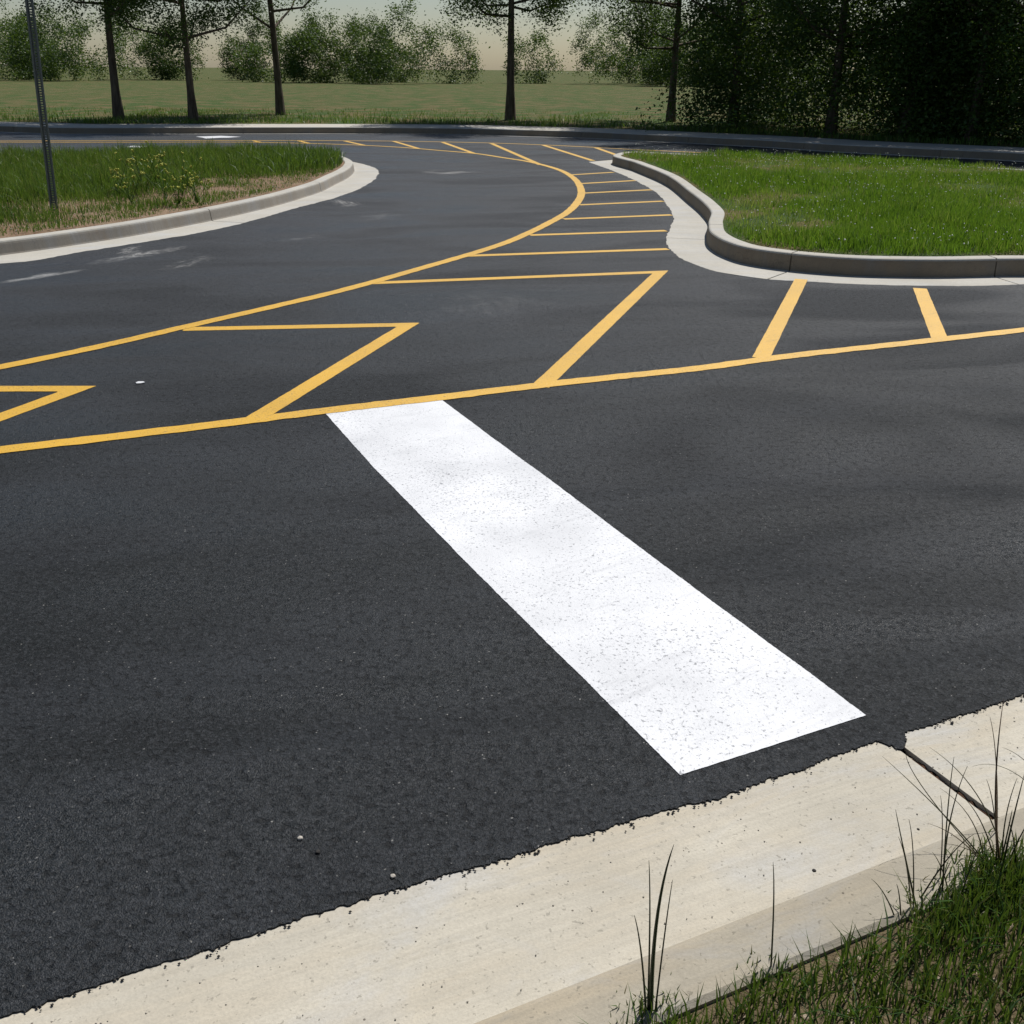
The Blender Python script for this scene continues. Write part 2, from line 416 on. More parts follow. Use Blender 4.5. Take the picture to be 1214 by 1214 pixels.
# kerb and gutter pan cast in one piece: profile (offset towards the island, height)
def profile(hk, pan=.50, batter=.03):
    return [(-pan, -.07), (-pan, -.003), (-.02, -.007), (0.0, -.004), (.006, .01), (batter * .8, hk * .72), (batter, hk - .018), (batter + .006, hk - .006),
            (batter + .018, hk), (.155, hk), (.165, hk - .008), (.17, -.07)]
def loft(name, P, prof, mat, closed, joints=(), side=1, groove=.012, face=None):
    """sweep; joints = arc lengths where a tooled contraction joint is pressed into the profile"""
    if closed: Pc = np.vstack([P, P[:1]])
    else: Pc = P
    d = np.concatenate([[0], np.cumsum(np.linalg.norm(np.diff(Pc, axis=0), axis=1))])
    s = list(d[:-1] if closed else d); ins = {}
    for j in joints:
        s = [q for q in s if abs(q - j) > .02]
        for q, g in ((j - .007, 0), (j - .005, 1), (j + .005, 1), (j + .007, 0)): s.append(q); ins[round(q, 5)] = g
    s = sorted(s)
    q = np.stack([np.interp(s, d, Pc[:, 0]), np.interp(s, d, Pc[:, 1])], 1)
    Nn = normals(P, closed); Nc = np.vstack([Nn, Nn[:1]]) if closed else Nn
    N = np.stack([np.interp(s, d, Nc[:, 0]), np.interp(s, d, Nc[:, 1])], 1); N /= np.linalg.norm(N, axis=1)[:, None]
    V = []; k = len(prof); n = len(s)
    for i in range(n):
        g = ins.get(round(s[i], 5), 0) * groove
        for j, (o, z) in enumerate(prof):
            gz = g if 1 <= j <= 10 else 0
            oo = o + (g if 3 <= j <= 7 else 0)
            V.append((*(q[i] + N[i] * oo * side), z - gz))
    F = []
    for i in range(n if closed else n - 1):
        a = i * k; c = ((i + 1) % n) * k
        for j in range(k - 1):
            f = (a + j, c + j, c + j + 1, a + j + 1)
            F.append(f if side > 0 else f[::-1])
    if not closed:
        F.append(tuple(range(k))); F.append(tuple((n - 1) * k + j for j in range(k))[::-1])
    o = mesh_obj(name, V, F, mat)
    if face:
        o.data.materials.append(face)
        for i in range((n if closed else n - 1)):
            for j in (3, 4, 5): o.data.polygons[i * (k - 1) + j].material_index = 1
    return o
def nearest_s(P, p):
    d = np.concatenate([[0], np.cumsum(np.linalg.norm(np.diff(P, axis=0), axis=1))])
    return d[np.argmin(np.linalg.norm(P - p, axis=1))]
jl = [nearest_s(left_loop, G(252, 261)), nearest_s(left_loop, G(380, 227)), nearest_s(left_loop, G(420, 203))]
jr = [nearest_s(right_loop, G(936, 320.5)), nearest_s(right_loop, G(790, 220.5)), nearest_s(right_loop, G(838, 283)), nearest_s(right_loop, G(1180, 327)), nearest_s(right_loop, G(748, 201))]
jl += [jl[0] - 3.05 * q for q in (1, 2)]; 
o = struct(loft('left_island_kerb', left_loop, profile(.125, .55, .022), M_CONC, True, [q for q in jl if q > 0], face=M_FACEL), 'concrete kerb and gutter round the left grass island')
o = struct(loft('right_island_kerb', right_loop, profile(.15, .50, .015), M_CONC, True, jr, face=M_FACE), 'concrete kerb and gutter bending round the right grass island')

far_px = [(0, 156), (60, 158), (200, 158.2), (300, 158), (430, 158), (560, 159.3), (600, 160.5), (700, 163.5), (760, 166.5), (900, 173.6), (1000, 180), (1100, 185), (1200, 190)]
far_base = GL(far_px)
far_base = np.vstack([[(-60, 24), (-35, 27.5), (-22, 27.8)], far_base, [(13.5, 17.2), (20, 18.0), (34, 22.5), (60, 33)]])
far_base = smooth(far_base, .2)
far_j = [k for k in np.arange(1.5, 110, 3.05)]
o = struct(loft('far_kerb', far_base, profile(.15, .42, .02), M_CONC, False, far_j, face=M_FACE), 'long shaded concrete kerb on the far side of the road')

# near kerb: its top front edge is sighted, the gutter lies in front of it
nk = np.array([G(946, 1052, .15), G(1075, 1002, .15), G(1175, 963, .15)])
dn = nk[2] - nk[0]; dn /= np.linalg.norm(dn); nn_ = np.array([-dn[1], dn[0]])      # nn_: towards the road
nb0 = nk.mean(0) + nn_ * .022
near_base = np.array([nb0 + dn * t for t in np.linspace(-30, 30, 240)])
NJ0, NJ1 = G(1066, 881), G(1177, 965)
jdir = nn_
jt = float(np.dot(NJ1 - nb0, dn))
prof_n = profile(.15, .62, .03)
# cast in two pours with an open joint between them
def near_piece(t0, t1, name, lab):
    P = np.array([nb0 + dn * t for t in np.linspace(t0, t1, max(3, int(abs(t1 - t0) / .15)))])
    o = loft(name, P, prof_n, M_CONC_N, False, (), -1)
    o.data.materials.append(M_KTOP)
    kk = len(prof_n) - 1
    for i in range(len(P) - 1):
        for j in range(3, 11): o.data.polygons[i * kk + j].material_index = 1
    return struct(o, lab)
near_piece(-30, jt - .011, 'near_kerb', 'tan broom-finished concrete gutter and kerb left of the open joint')
near_piece(jt + .011, 30, 'near_kerb', 'tan broom-finished concrete gutter and kerb right of the open joint')
V = []
dj = [];
for a in np.linspace(-.2, .64, 60):
    for bb in np.linspace(-.03, .03, 7):
        z = -.012 - .010 * random.random() + (.13 if a < -.03 else 0)
        V.append((*(nb0 + dn * (jt + bb) + nn_ * a), z if abs(bb) < .02 else z - .03))
F = [(i * 7 + j, i * 7 + j + 1, (i + 1) * 7 + j + 1, (i + 1) * 7 + j) for i in range(59) for j in range(6)]
struct(mesh_obj('joint_ground', V, F, M_DIRT, None, True), 'brown dirt packed in the open kerb joint')

# ------------------------------------------------------------------ asphalt, poured up to ragged edges over the gutter pans
near_edge_px = [(448.5, 1059), (500, 1044), (553.6, 1030), (627.7, 1009), (640, 1003), (660.6, 998), (680, 990), (714, 984), (745, 973), (771.8, 963.3), (800, 958), (841.9, 948), (880, 936), (914, 921.5), (951, 912.4), (978, 900), (1012.8, 886.5), (1040, 879.5), (1058, 884), (1068, 888), (1073, 879), (1073.4, 869), (1111.7, 855.6), (1148.7, 844.5), (1214, 822.2)]
ne = GL(near_edge_px)
dl = ne[0] - ne[12]; dl /= np.linalg.norm(dl); dr = dn
ne_l = np.array([ne[0] + (-dn) * t for t in np.concatenate([np.linspace(28, 2, 150), np.linspace(1.99, .01, 300)])])
ne_r = np.array([ne[-1] + dn * t for t in np.concatenate([np.linspace(.01, 2, 300), np.linspace(2.1, 28, 150)])])
ne_mid = resample(ne, .005)
near_edge = np.vstack([wob(ne_l, .005, 3, (30, 90, 200)), wob(ne_mid, .0048, 4, (28, 75, 210)), wob(ne_r, .010, 5)])
far_edge = far_base - normals(far_base) * .27     # towards the road
# travel is left -> right, left of travel is away from camera
far_edge = wob(far_edge, .01, 6, (3, 7, 13))
left_hole_f = GL([(0, 312.4), (33, 309.5), (100, 298), (165, 287.7), (200, 282.4), (250, 273), (300, 261.5), (330, 252.4), (362, 243.8), (399, 233.9), (428, 222.8), (445, 211.7), (449, 204.7), (444, 198.3), (431, 194.3)])
right_hole_f = GL([(697, 191.8), (728, 203), (755, 215), (780, 230), (792, 245), (798, 256), (797, 265), (791, 278), (790, 288), (797, 298), (820, 312), (850, 322), (900, 330), (960, 334), (1060, 338), (1130, 339), (1214, 337)])
lo_out = left_loop - normals(left_loop, True) * .3
ro_out = right_loop - normals(right_loop, True) * .32
def patch(loop, front, skip=0.55):
    """outline = measured front line + the rest of the offset loop"""
    i0 = np.argmin(np.linalg.norm(loop - front[0], axis=1)); i1 = np.argmin(np.linalg.norm(loop - front[-1], axis=1))
    n = len(loop); fwd = [(i1 + k) % n for k in range(8, (i0 - i1) % n - 8)]
    bwd = [(i1 - k) % n for k in range(8, (i1 - i0) % n - 8)]
    def far_from(idx): return np.mean([np.min(np.linalg.norm(front - loop[q], axis=1)) for q in idx[::5]])
    rest = fwd if far_from(fwd) > far_from(bwd) else bwd
    return np.vstack([front, loop[rest]])
left_hole = patch(lo_out, wob(smooth(left_hole_f, .05), .012, 8, (5, 13, 30)))
right_hole = patch(ro_out, wob(smooth(right_hole_f, .04), .010, 9, (5, 13, 30)))

def sheet(name, outer, holes, z, mat, thick=0.0):
    outer = ccw(outer); holes = [ccw(h)[::-1] for h in holes]
    loops = [outer] + holes
    tri = tessellate_polygon([[Vector((*p, 0)) for p in L] for L in loops])
    V = np.vstack(loops); V3 = [(*p, z) for p in V]; F = []
    for a, b_, c in tri:
        cr = (V[b_][0] - V[a][0]) * (V[c][1] - V[a][1]) - (V[b_][1] - V[a][1]) * (V[c][0] - V[a][0])
        F.append((a, b_, c) if cr > 0 else (a, c, b_))
    if thick:
        base = len(V3); V3 += [(*p, z - thick) for p in V]; k = 0
        for L in loops:
            n = len(L)
            for i in range(n):
                j = (i + 1) % n; F.append((k + i, base + k + i, base + k + j, k + j))
            k += n
    return mesh_obj(name, V3, F, mat)
outer = np.vstack([far_edge, near_edge[::-1]])
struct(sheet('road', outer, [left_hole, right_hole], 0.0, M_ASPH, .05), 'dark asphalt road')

# ------------------------------------------------------------------ soil and sidewalks
def inset(P, d): return P + normals(P, True) * d
li = inset(left_loop, .168); ri = inset(right_loop, .166)
from mathutils import noise as mn
def soil_sheet(name, poly, z, mat, step=.25, amp=.02, crown=.0):
    lo, hi = poly.min(0), poly.max(0)
    g = np.array([(x, y) for x in np.arange(lo[0], hi[0], step) for y in np.arange(lo[1], hi[1], step)])
    g = g + rng.uniform(-.2, .2, g.shape) * step
    g = g[inside(g, poly)]
    # keep clear of the rim
    keep = np.array([np.min(np.sum((poly - p) ** 2, axis=1)) > (step * .5) ** 2 for p in g])
    g = g[keep]
    from mathutils.geometry import delaunay_2d_cdt
    pts = [Vector(p) for p in poly] + [Vector(p) for p in g]; n = len(poly)
    vv, ee, ff, *_ = delaunay_2d_cdt(pts, [(i, (i + 1) % n) for i in range(n)], [list(range(n))], 1, 1e-6)
    V = []
    for i, p in enumerate(vv):
        dd = 0 if i < n else min(1, math.sqrt(np.min(np.sum((poly - np.array(p)) ** 2, axis=1))) / 1.0)
        V.append((p.x, p.y, z + dd * (crown + amp * mn.noise(Vector((p.x * 1.7, p.y * 1.7, 3))))))
    return mesh_obj(name, V, ff, mat, None, True)
struct(soil_sheet('left_island_ground', li, .112, M_SOIL, .3, .04, .03), 'reddish clay soil of the left island')
struct(soil_sheet('right_island_ground', ri, .138, M_SOILG, .3, .04, .03), 'soil under the right island grass')

Nf = normals(far_base)
walk_in, walk_out = far_base + Nf * .17, far_base + Nf * 1.75
V = []; F = []
for a, c in zip(walk_in, walk_out):
    V += [(*a, .146), (*c, .150), (*c, .0)]
for i in range(len(walk_in) - 1):
    F += [(3 * i, 3 * i + 3, 3 * i + 4, 3 * i + 1)[::-1], (3 * i + 1, 3 * i + 4, 3 * i + 5, 3 * i + 2)]
struct(mesh_obj('sidewalk', V, [f[::-1] for f in F], M_WALK), 'pale concrete sidewalk behind the far kerb')
# far verge reaching to the horizon
vo = far_base + Nf * 1.75
V = []; F = []
for a, nrm in zip(vo, Nf):
    for dd, zz in ((0, .135), (1, .16), (4, .2), (12, .25), (40, .2), (1500, -.5)):
        q = a + nrm * min(dd, 1) + np.array([a[0] * .02, 1.0]) * max(0, dd - 1)
        V.append((*q, zz + (.03 * mn.noise(Vector((q[0], q[1], 0))) if 0 < dd < 50 else 0)))
for i in range(len(vo) - 1):
    for j in range(5):
        F.append((6 * i + j, 6 * i + 6 + j, 6 * i + 7 + j, 6 * i + j + 1))
struct(mesh_obj('far_verge_ground', V, F, M_SOILG, None, True), 'grassy ground beyond the far sidewalk')
V = [(-2500, -2500, -.6), (2500, -2500, -.6), (2500, 2500, -.6), (-2500, 2500, -.6)]
struct(mesh_obj('ground', V, [(0, 1, 2, 3)], M_SOILG), 'open ground to the horizon')
# near verge behind the near kerb (where the photographer stands)
V = []; F = []
ts = np.linspace(-30, 30, 200); aa = [-.168, -.25, -.45, -.9, -1.8, -4, -12]
for t_ in ts:
    for k, a in enumerate(aa):
        p = nb0 + dn * t_ + nn_ * a
        V.append((*p, (.135 if k == 0 else .14 + .02 * mn.noise(Vector((p[0] * 3, p[1] * 3, 1)))) ))
for i in range(len(ts) - 1):
    for j in range(len(aa) - 1):
        F.append((i * 7 + j, i * 7 + j + 1, (i + 1) * 7 + j + 1, (i + 1) * 7 + j))
struct(mesh_obj('near_verge_ground', V, F, M_SOILN, None, True), 'soil of the near grass verge')

# ------------------------------------------------------------------ painted markings
def ribbon(P, wdt):
    """mitred ribbon outline around a polyline"""
    P = np.asarray(P); n = len(P); Lf = []; Rt = []
    for i in range(n):
        if i == 0: d = P[1] - P[0]; d /= np.linalg.norm(d); m_ = np.array([-d[1], d[0]]); k = 1
        elif i == n - 1: d = P[-1] - P[-2]; d /= np.linalg.norm(d); m_ = np.array([-d[1], d[0]]); k = 1
        else:
            a = P[i] - P[i - 1]; a /= np.linalg.norm(a); c = P[i + 1] - P[i]; c /= np.linalg.norm(c)
            na, nc = np.array([-a[1], a[0]]), np.array([-c[1], c[0]])
            m_ = na + nc; m_ /= np.linalg.norm(m_); k = 1 / max(.35, float(np.dot(m_, na)))
        Lf.append(P[i] + m_ * k * wdt / 2); Rt.append(P[i] - m_ * k * wdt / 2)
    return np.array(Lf), np.array(Rt)
mark_seed = [50]
def rag(E, amp=.0022, step=.02):
    E = resample(E, step); mark_seed[0] += 1
    if len(E) < 4: return E
    q = wob(E, amp, mark_seed[0], (14, 40, 90)); q[0], q[-1] = E[0], E[-1]; return q
def marking(name, P, wdt, z, mat, label, cat, group=None, step=.03):
    Lf, Rt = ribbon(P, wdt)
    out = np.vstack([rag(Lf, .0012, step), rag(Rt, .0012, step)[::-1]])
    return thing(sheet(name, out, [], z, mat, .001), label, cat, group)
def strip_marking(name, P, wdt, z, mat, label, cat, group=None):
    Lf, Rt = ribbon(P, wdt); n = len(P)
    r = np.random.default_rng(len(P)); 
    N = normals(P)
    Lf = Lf + N * r.normal(0, .0022, n)[:, None]; Rt = Rt + N * r.normal(0, .0022, n)[:, None]
    V = [(*p, z) for p in Lf] + [(*p, z) for p in Rt]
    F = [(i, n + i, n + i + 1, i + 1) for i in range(n - 1)]
    return thing(mesh_obj(name, V, F, mat), label, cat, group)

def ext(P, dist, end):
    P = list(P)
    if end == 0: d = P[0] - P[1]; P.insert(0, P[0] + d / np.linalg.norm(d) * dist)
    else: d = P[-1] - P[-2]; P.append(P[-1] + d / np.linalg.norm(d) * dist)
    return np.array(P)
L1 = GL([(0, 534), (150, 516.5), (300, 498.2), (410, 484.5), (520, 471.8), (625, 459), (720, 448.3), (820, 438.0), (912, 425.5), (1100, 404.4), (1214, 391.4)])
L1 = ext(ext(L1, 14, 0), 10, 1)
strip_marking('edge_line', smooth(L1, .05), .104, .0034, M_YEL, 'long yellow line crossing the whole road, nearest to the white stop bar', 'road marking', 'yellow painted lines')
L2 = GL([(0, 435.6), (105, 414), (214, 389), (300, 369.3), (415, 342), (441.5, 334.8), (503.8, 317), (555.7, 302), (600, 287.8), (627, 276.2), (649.4, 265.2), (671.7, 252.5), (684.5, 240), (689, 231), (687.7, 221.5), (678, 209.7), (663, 201.6), (647, 196.6), (620, 190.6), (600, 187.6), (562, 182), (522, 178.6), (485, 175.5), (431, 172.4), (381.5, 170.6), (312, 169), (150, 168.8), (0, 168.7)])
L2 = ext(ext(L2, 12, 0), 14, 1)
strip_marking('edge_line', smooth(L2, .06), .106, .0034, M_YEL, 'yellow line sweeping round the bend and back towards the far left', 'road marking', 'yellow painted lines')
L3 = GL([(0, 167.2), (150, 166.9), (300, 166.7), (465, 167.4), (600, 170.2), (652.7, 172.3), (705, 174.8), (740, 176.8), (800, 179.6), (900, 184.5), (1000, 190)])
strip_marking('edge_line', smooth(ext(L3, 14, 0), .08), .104, .0028, M_YEL, 'thin yellow line farthest away, beyond both grass islands', 'road marking', 'yellow painted lines')

GH = 'yellow hatch stripes between the lines'
HW = .106
hz = [((674, 207.6), (727, 204.3), 'shortest and farthest of the level yellow hatch stripes beside the curved gutter'),
      ((686, 217.9), (753, 214.1), 'second farthest level yellow hatch stripe beside the curved gutter'),
      ((691, 229.1), (772, 225.1), 'level yellow hatch stripe just above the tip of the yellow bend'),
      ((687, 243.0), (786, 238.6), 'level yellow hatch stripe just below the tip of the yellow bend'),
      ((668, 259.8), (796, 254.9), 'level yellow hatch stripe ending where the gutter bulges most to the right'),
      ((628, 278.9), (789.5, 273.6), 'level yellow hatch stripe ending where the gutter bulges most to the left'),
      ((554, 303.4), (792, 295.4), 'longest and nearest level yellow hatch stripe touching the rounded gutter')]
for a, c, lab in hz:
    marking('hatch_stripe', GL([a, c]), HW, .0020, M_YEL, lab, 'road marking', GH)
fd = [((300.5, 166.9), (308.7, 168.8), 'tiny yellow hatch dash above the left island, leftmost of the far dashes'),
      ((354, 166.9), (365.5, 169.8), 'tiny yellow hatch dash right above the tip of the left island grass'),
      ((408.9, 167.2), (431.4, 172.2), 'short slanted yellow dash above the rounded tip of the left kerb'),
      ((466.7, 167.5), (495.7, 176.0), 'slanted yellow dash, second left of the Y where the far yellow line forks'),
      ((524.6, 168.6), (562, 182.0), 'slanted yellow stripe just left of the Y where the far yellow line forks'),
      ((582.4, 170.0), (641, 195.6), 'slanted yellow stripe forming the Y with the bending yellow line'),
      ((644.1, 172.1), (703, 190.6), 'slanted yellow stripe ending at the pointed tip of the right gutter'),
      ((706, 175), (730, 183.5), 'slanted yellow stripe ending at the far corner of the right kerb')]
for a, c, lab in fd:
    marking('hatch_stripe', GL([a, c]), HW if a[0] > 320 else .09, .0020, M_YEL, lab, 'road marking', GH)
zz = [([(438, 335.8), (783, 322.6), (640, 459)], 'large yellow zigzag stripe with its point below the rounded right gutter'),
      ([(218, 390.3), (484.5, 385.1), (303, 496)], 'yellow zigzag stripe in the middle, left of the largest one'),
      ([(-120, 461.3), (93, 461.0), (-66, 519)], 'yellow zigzag stripe cut off by the left edge of the picture')]
for pts, lab in zz:
    marking('hatch_stripe', GL(pts), HW, .0020, M_YEL, lab, 'road marking', GH)
marking('hatch_stripe', GL([(950, 331.2), (902, 424.5)]), HW, .0020, M_YEL, 'pale yellow stripe slanting down left from the right gutter to the long line', 'road marking', GH)
marking('hatch_stripe', GL([(1090.5, 342.0), (1114, 401.5)]), HW, .0020, M_YEL, 'short pale yellow stripe slanting down right near the right edge of the picture', 'road marking', GH)

bl = GL([(384.5, 489), (440.5, 551.8), (492.5, 605), (544.8, 659), (605.8, 720), (700, 813), (806.5, 919.5)])
br_ = GL([(522, 473), (590.6, 524.3), (656, 572), (760, 650.5), (860, 725), (950, 791), (1026.5, 848.5)])
bar_out = np.vstack([rag(bl, .0011, .006), rag(np.array([bl[-1], br_[-1]]), .0008, .012)[1:-1], rag(br_, .0011, .006)[::-1]])
thing(sheet('stop_line', bar_out, [], .0020, M_WHITE, .001), 'broad white painted stop bar lying across the dark lane', 'road marking')
# worn white arrow patches in the far lane
aw = GL([(232, 162.2), (262, 161.2), (286, 162.4), (270, 163.4), (262, 163.4), (244, 164.4), (240, 163.3)])
thing(sheet('lane_arrow', aw, [], .0045, M_WHITE, .002), 'flattened white arrow painted in the far lane behind the left island', 'road marking')
aw = GL([(150, 174.4), (158, 173.0), (175, 173.6), (168, 175.4)])
thing(sheet('lane_arrow', aw, [], .0045, M_WHITE, .002), 'small white painted patch peeking over the left island grass', 'road marking')

# ------------------------------------------------------------------ grass
def blades(name, P, z, hgt, wid, mat, label, cat, lean=.35, seed=1, kind='stuff', parent=None, hue=None, curl=.5):
    r = np.random.default_rng(seed); n = len(P)
    h = hgt * r.uniform(.55, 1.25, n) if np.isscalar(hgt) else hgt * r.uniform(.7, 1.2, n)
    a = r.uniform(0, 2 * np.pi, n); ln = np.abs(r.normal(0, lean, n)); 
    dx, dy = np.cos(a) * ln, np.sin(a) * ln
    fa = r.uniform(0, 2 * np.pi, n); wx, wy = np.cos(fa) * wid / 2, np.sin(fa) * wid / 2
    if not np.isscalar(wid): pass
    z = np.broadcast_to(z, (n,))
    V = np.zeros((n, 5, 3))
    for k, (t, wk) in enumerate(((0, 1), (.55, .85))):
        lx = dx * h * (t * (1 - curl) + curl * t * t); ly = dy * h * (t * (1 - curl) + curl * t * t)
        for q, sg in ((0, -1), (1, 1)):
            V[:, k * 2 + q, 0] = P[:, 0] + lx + sg * wx * wk; V[:, k * 2 + q, 1] = P[:, 1] + ly + sg * wy * wk
            V[:, k * 2 + q, 2] = z + h * t * np.sqrt(np.maximum(.2, 1 - .3 * ln * ln * t))
    V[:, 4, 0] = P[:, 0] + dx * h; V[:, 4, 1] = P[:, 1] + dy * h; V[:, 4, 2] = z + h * np.maximum(.35, 1 - .35 * ln)
    base = np.arange(n)[:, None] * 5
    Q = base + np.array([[0, 1, 3, 2]]); T = base + np.array([[2, 3, 4]])
    hu = r.beta(1.6, 2.2, n) if hue is None else np.clip(hue + r.normal(0, .26, n), 0, 1)
    o = np_mesh(name, V.reshape(-1, 3), Q, T, mat, np.repeat(hu, 5), parent)
    if kind == 'stuff': stuff(o, label, cat)
    return o
def fbm(P, sc, seed=0):
    return np.array([mn.fractal(Vector((x * sc, y * sc, seed)), 1.0, 2.0, 3) for x, y in P])
def scatter(poly, dens_fn, maxd, seed, cells=1.0):
    r = np.random.default_rng(seed); lo, hi = poly.min(0), poly.max(0)
    n = int((hi[0] - lo[0]) * (hi[1] - lo[1]) * maxd)
    P = r.uniform(lo, hi, (n, 2)); 
    P = P[r.uniform(0, 1, len(P)) < dens_fn(P)]
    return P[inside(P, poly)]
def gnoise(P, sc, seed):
    """cheap gridded noise for large point sets"""
    lo = P.min(0); g = .25 / sc * 1.0; hi = P.max(0)
    nx, ny = int((hi[0] - lo[0]) / g) + 3, int((hi[1] - lo[1]) / g) + 3
    tab = np.array([[mn.fractal(Vector(((lo[0] + i * g) * sc, (lo[1] + j * g) * sc, seed)), 1.0, 2.0, 3) for j in range(ny)] for i in range(nx)])
    u = (P - lo) / g; i = u.astype(int); f = u - i
    a, b_, c, d = tab[i[:, 0], i[:, 1]], tab[i[:, 0] + 1, i[:, 1]], tab[i[:, 0], i[:, 1] + 1], tab[i[:, 0] + 1, i[:, 1] + 1]
    return (a * (1 - f[:, 0]) + b_ * f[:, 0]) * (1 - f[:, 1]) + (c * (1 - f[:, 0]) + d * f[:, 0]) * f[:, 1]
def edge_dist(P, poly, cap=1.5):
    out = np.full(len(P), cap); pol = resample(poly, .15, True)
    for k in range(0, len(P), 4000):
        q = P[k:k + 4000]
        out[k:k + 4000] = np.minimum(cap, np.sqrt(((q[:, None, :] - pol[None]) ** 2).sum(2).min(1)))
    return out
def in_view(P, z=.2, mrg=60):
    q = np.c_[P, np.full(len(P), z - EYE)]
    k = q @ np.array(_f); xx = CX + F_PX * (q @ np.array(RIGHT)) / k
    return (k > 0) & (xx > -mrg) & (xx < SIZE + mrg)

# right island: dense, fresh
ri2 = inset(right_loop, .19)
P = scatter(ri2, lambda p: np.where(p[:, 0] < 13, 1, .3) * np.clip(9.5 / np.maximum(p[:, 1], 1), .45, 1), 2100, 11)
P = P[in_view(P, .2, 500)]
g = gnoise(P, .55, 2); g2 = gnoise(P, 2.2, 5); ed = edge_dist(P, right_loop, 1.2)
keep = rng.uniform(0, 1, len(P)) < np.clip(.80 + g * .9, .25, 1)
P, g, g2, ed = P[keep], g[keep], g2[keep], ed[keep]
H = (.115 + .09 * g2 + .07 * g) * np.clip(.45 + ed * 1.1, .45, 1)
H = np.clip(H, .04, .24)
brown = np.clip((-g - .10) * 2.2, 0, .5)
blades('grass', P, .155, H, .0072, M_GR_R, 'fresh green grass filling the right island', 'grass', .38, 12, hue=.36 + brown + g2 * .45)
# white clover heads
P = scatter(ri2, lambda p: np.clip(.45 + 1.2 * fbm(p, .8, 9), .05, 1), 34, 14); P = P[in_view(P, .2, 300)]
def heads(name, P, z, s, mat, label, cat, seed, parent=None):
    r = np.random.default_rng(seed); n = len(P)
    oc = np.array([(1, 0, 0), (0, 1, 0), (-1, 0, 0), (0, -1, 0), (0, 0, .9), (0, 0, -.6)])
    V = P[:, None, :] * np.ones((1, 6, 1)) if P.shape[1] == 3 else np.c_[P, np.zeros(n)][:, None, :] * np.ones((1, 6, 1))
    sz = s * r.uniform(.6, 1.3, n)
    V = V + oc[None] * sz[:, None, None] * r.uniform(.75, 1.25, (n, 6, 1)); V[:, :, 2] += np.asarray(z).reshape(-1, 1) if not np.isscalar(z) else z
    T = np.array([(0, 1, 4), (1, 2, 4), (2, 3, 4), (3, 0, 4), (1, 0, 5), (2, 1, 5), (3, 2, 5), (0, 3, 5)])
    T = (np.arange(n)[:, None, None] * 6 + T[None]).reshape(-1, 3)
    o = np_mesh(name, V.reshape(-1, 3), None, T, mat, np.repeat(r.uniform(0, 1, n), 6), parent)
    if label: stuff(o, label, cat)
    return o
heads('clover_flowers', P, .155 + rng.uniform(.07, .17, len(P)), .0085, M_CLOV, 'small white clover heads scattered in the right island grass', 'flowers', 15)

# left island: taller, patchy, bare clay by the kerb
li2 = inset(left_loop, .19)
P = scatter(li2, lambda p: np.where(p[:, 0] > -12, 1, .25), 1500, 21)
P = P[in_view(P, .2, 500)]
g = gnoise(P, .75, 12); g2 = gnoise(P, 2.5, 15); ed = edge_dist(P, left_loop, 2.5)
front_d = np.full(len(P), 9.0); lf = smooth(left_front, .15)
for k in range(0, len(P), 4000):
    front_d[k:k + 4000] = np.sqrt(((P[k:k + 4000][:, None] - lf[None]) ** 2).sum(2).min(1))
bare = np.zeros(len(P))
for (bx, by, br0, bs) in ((18, 247, .55, 1), (85, 246, .50, 1), (150, 240, .35, .7), (200, 236, .55, .9), (255, 226, .60, .9), (300, 214, .45, .9), (330, 200, .5, .8), (282, 196, .5, .7), (120, 245, .3, .6)):
    c_ = G(bx, by, .14); q_ = P - c_; al = q_ @ np.array([.52, .85]); ac = q_ @ np.array([-.85, .52])
    bare = np.maximum(bare, bs * np.exp(-((al / (br0 * 1.5)) ** 2 + (ac / (br0 * .6)) ** 2) + g2 * 1.6))
dens = np.clip(1.05 - bare * .95 + g * .5 + g2 * .8 - .25 * (front_d < .5), .04, 1)
keep = rng.uniform(0, 1, len(P)) < dens
P, g, g2, front_d, dens = P[keep], g[keep], g2[keep], front_d[keep], dens[keep]
H = np.clip((.05 + .13 * np.clip((front_d - .5) / 1.4, 0, 1)) * (1 + g2 * 1.1 + g * .5) * (.6 + .4 * dens), .025, .3)
blades('grass', P, .135, H, .0065, M_GR_L, 'patchy taller grass and weeds on the left island', 'grass', .42, 22, hue=.36 + g2 * .3 + (1 - dens) * .3)
# pale straw and stones on the clay
P = scatter(li2, lambda p: np.ones(len(p)), 40, 23); P = P[in_view(P, .2, 100)]
front_d = np.sqrt(((P[:, None] - lf[None]) ** 2).sum(2).min(1)); P = P[front_d < 2.2]
heads('gravel', P, .135, .009, M_STONE, 'small pale stones on the clay of the left island', 'gravel', 24)
# darker taller weeds near the tip
tipc = G(365, 205)
P = np.array(tipc)[None] + np.random.default_rng(31).normal(0, .55, (2600, 2)) * [1.0, 1.6]
P = P[inside(P, li2)]
blades('weeds', P, .14, .26, .011, M_GR_L, 'broad leaved darker weeds near the tip of the left island', 'weeds', .6, 32, hue=.12)

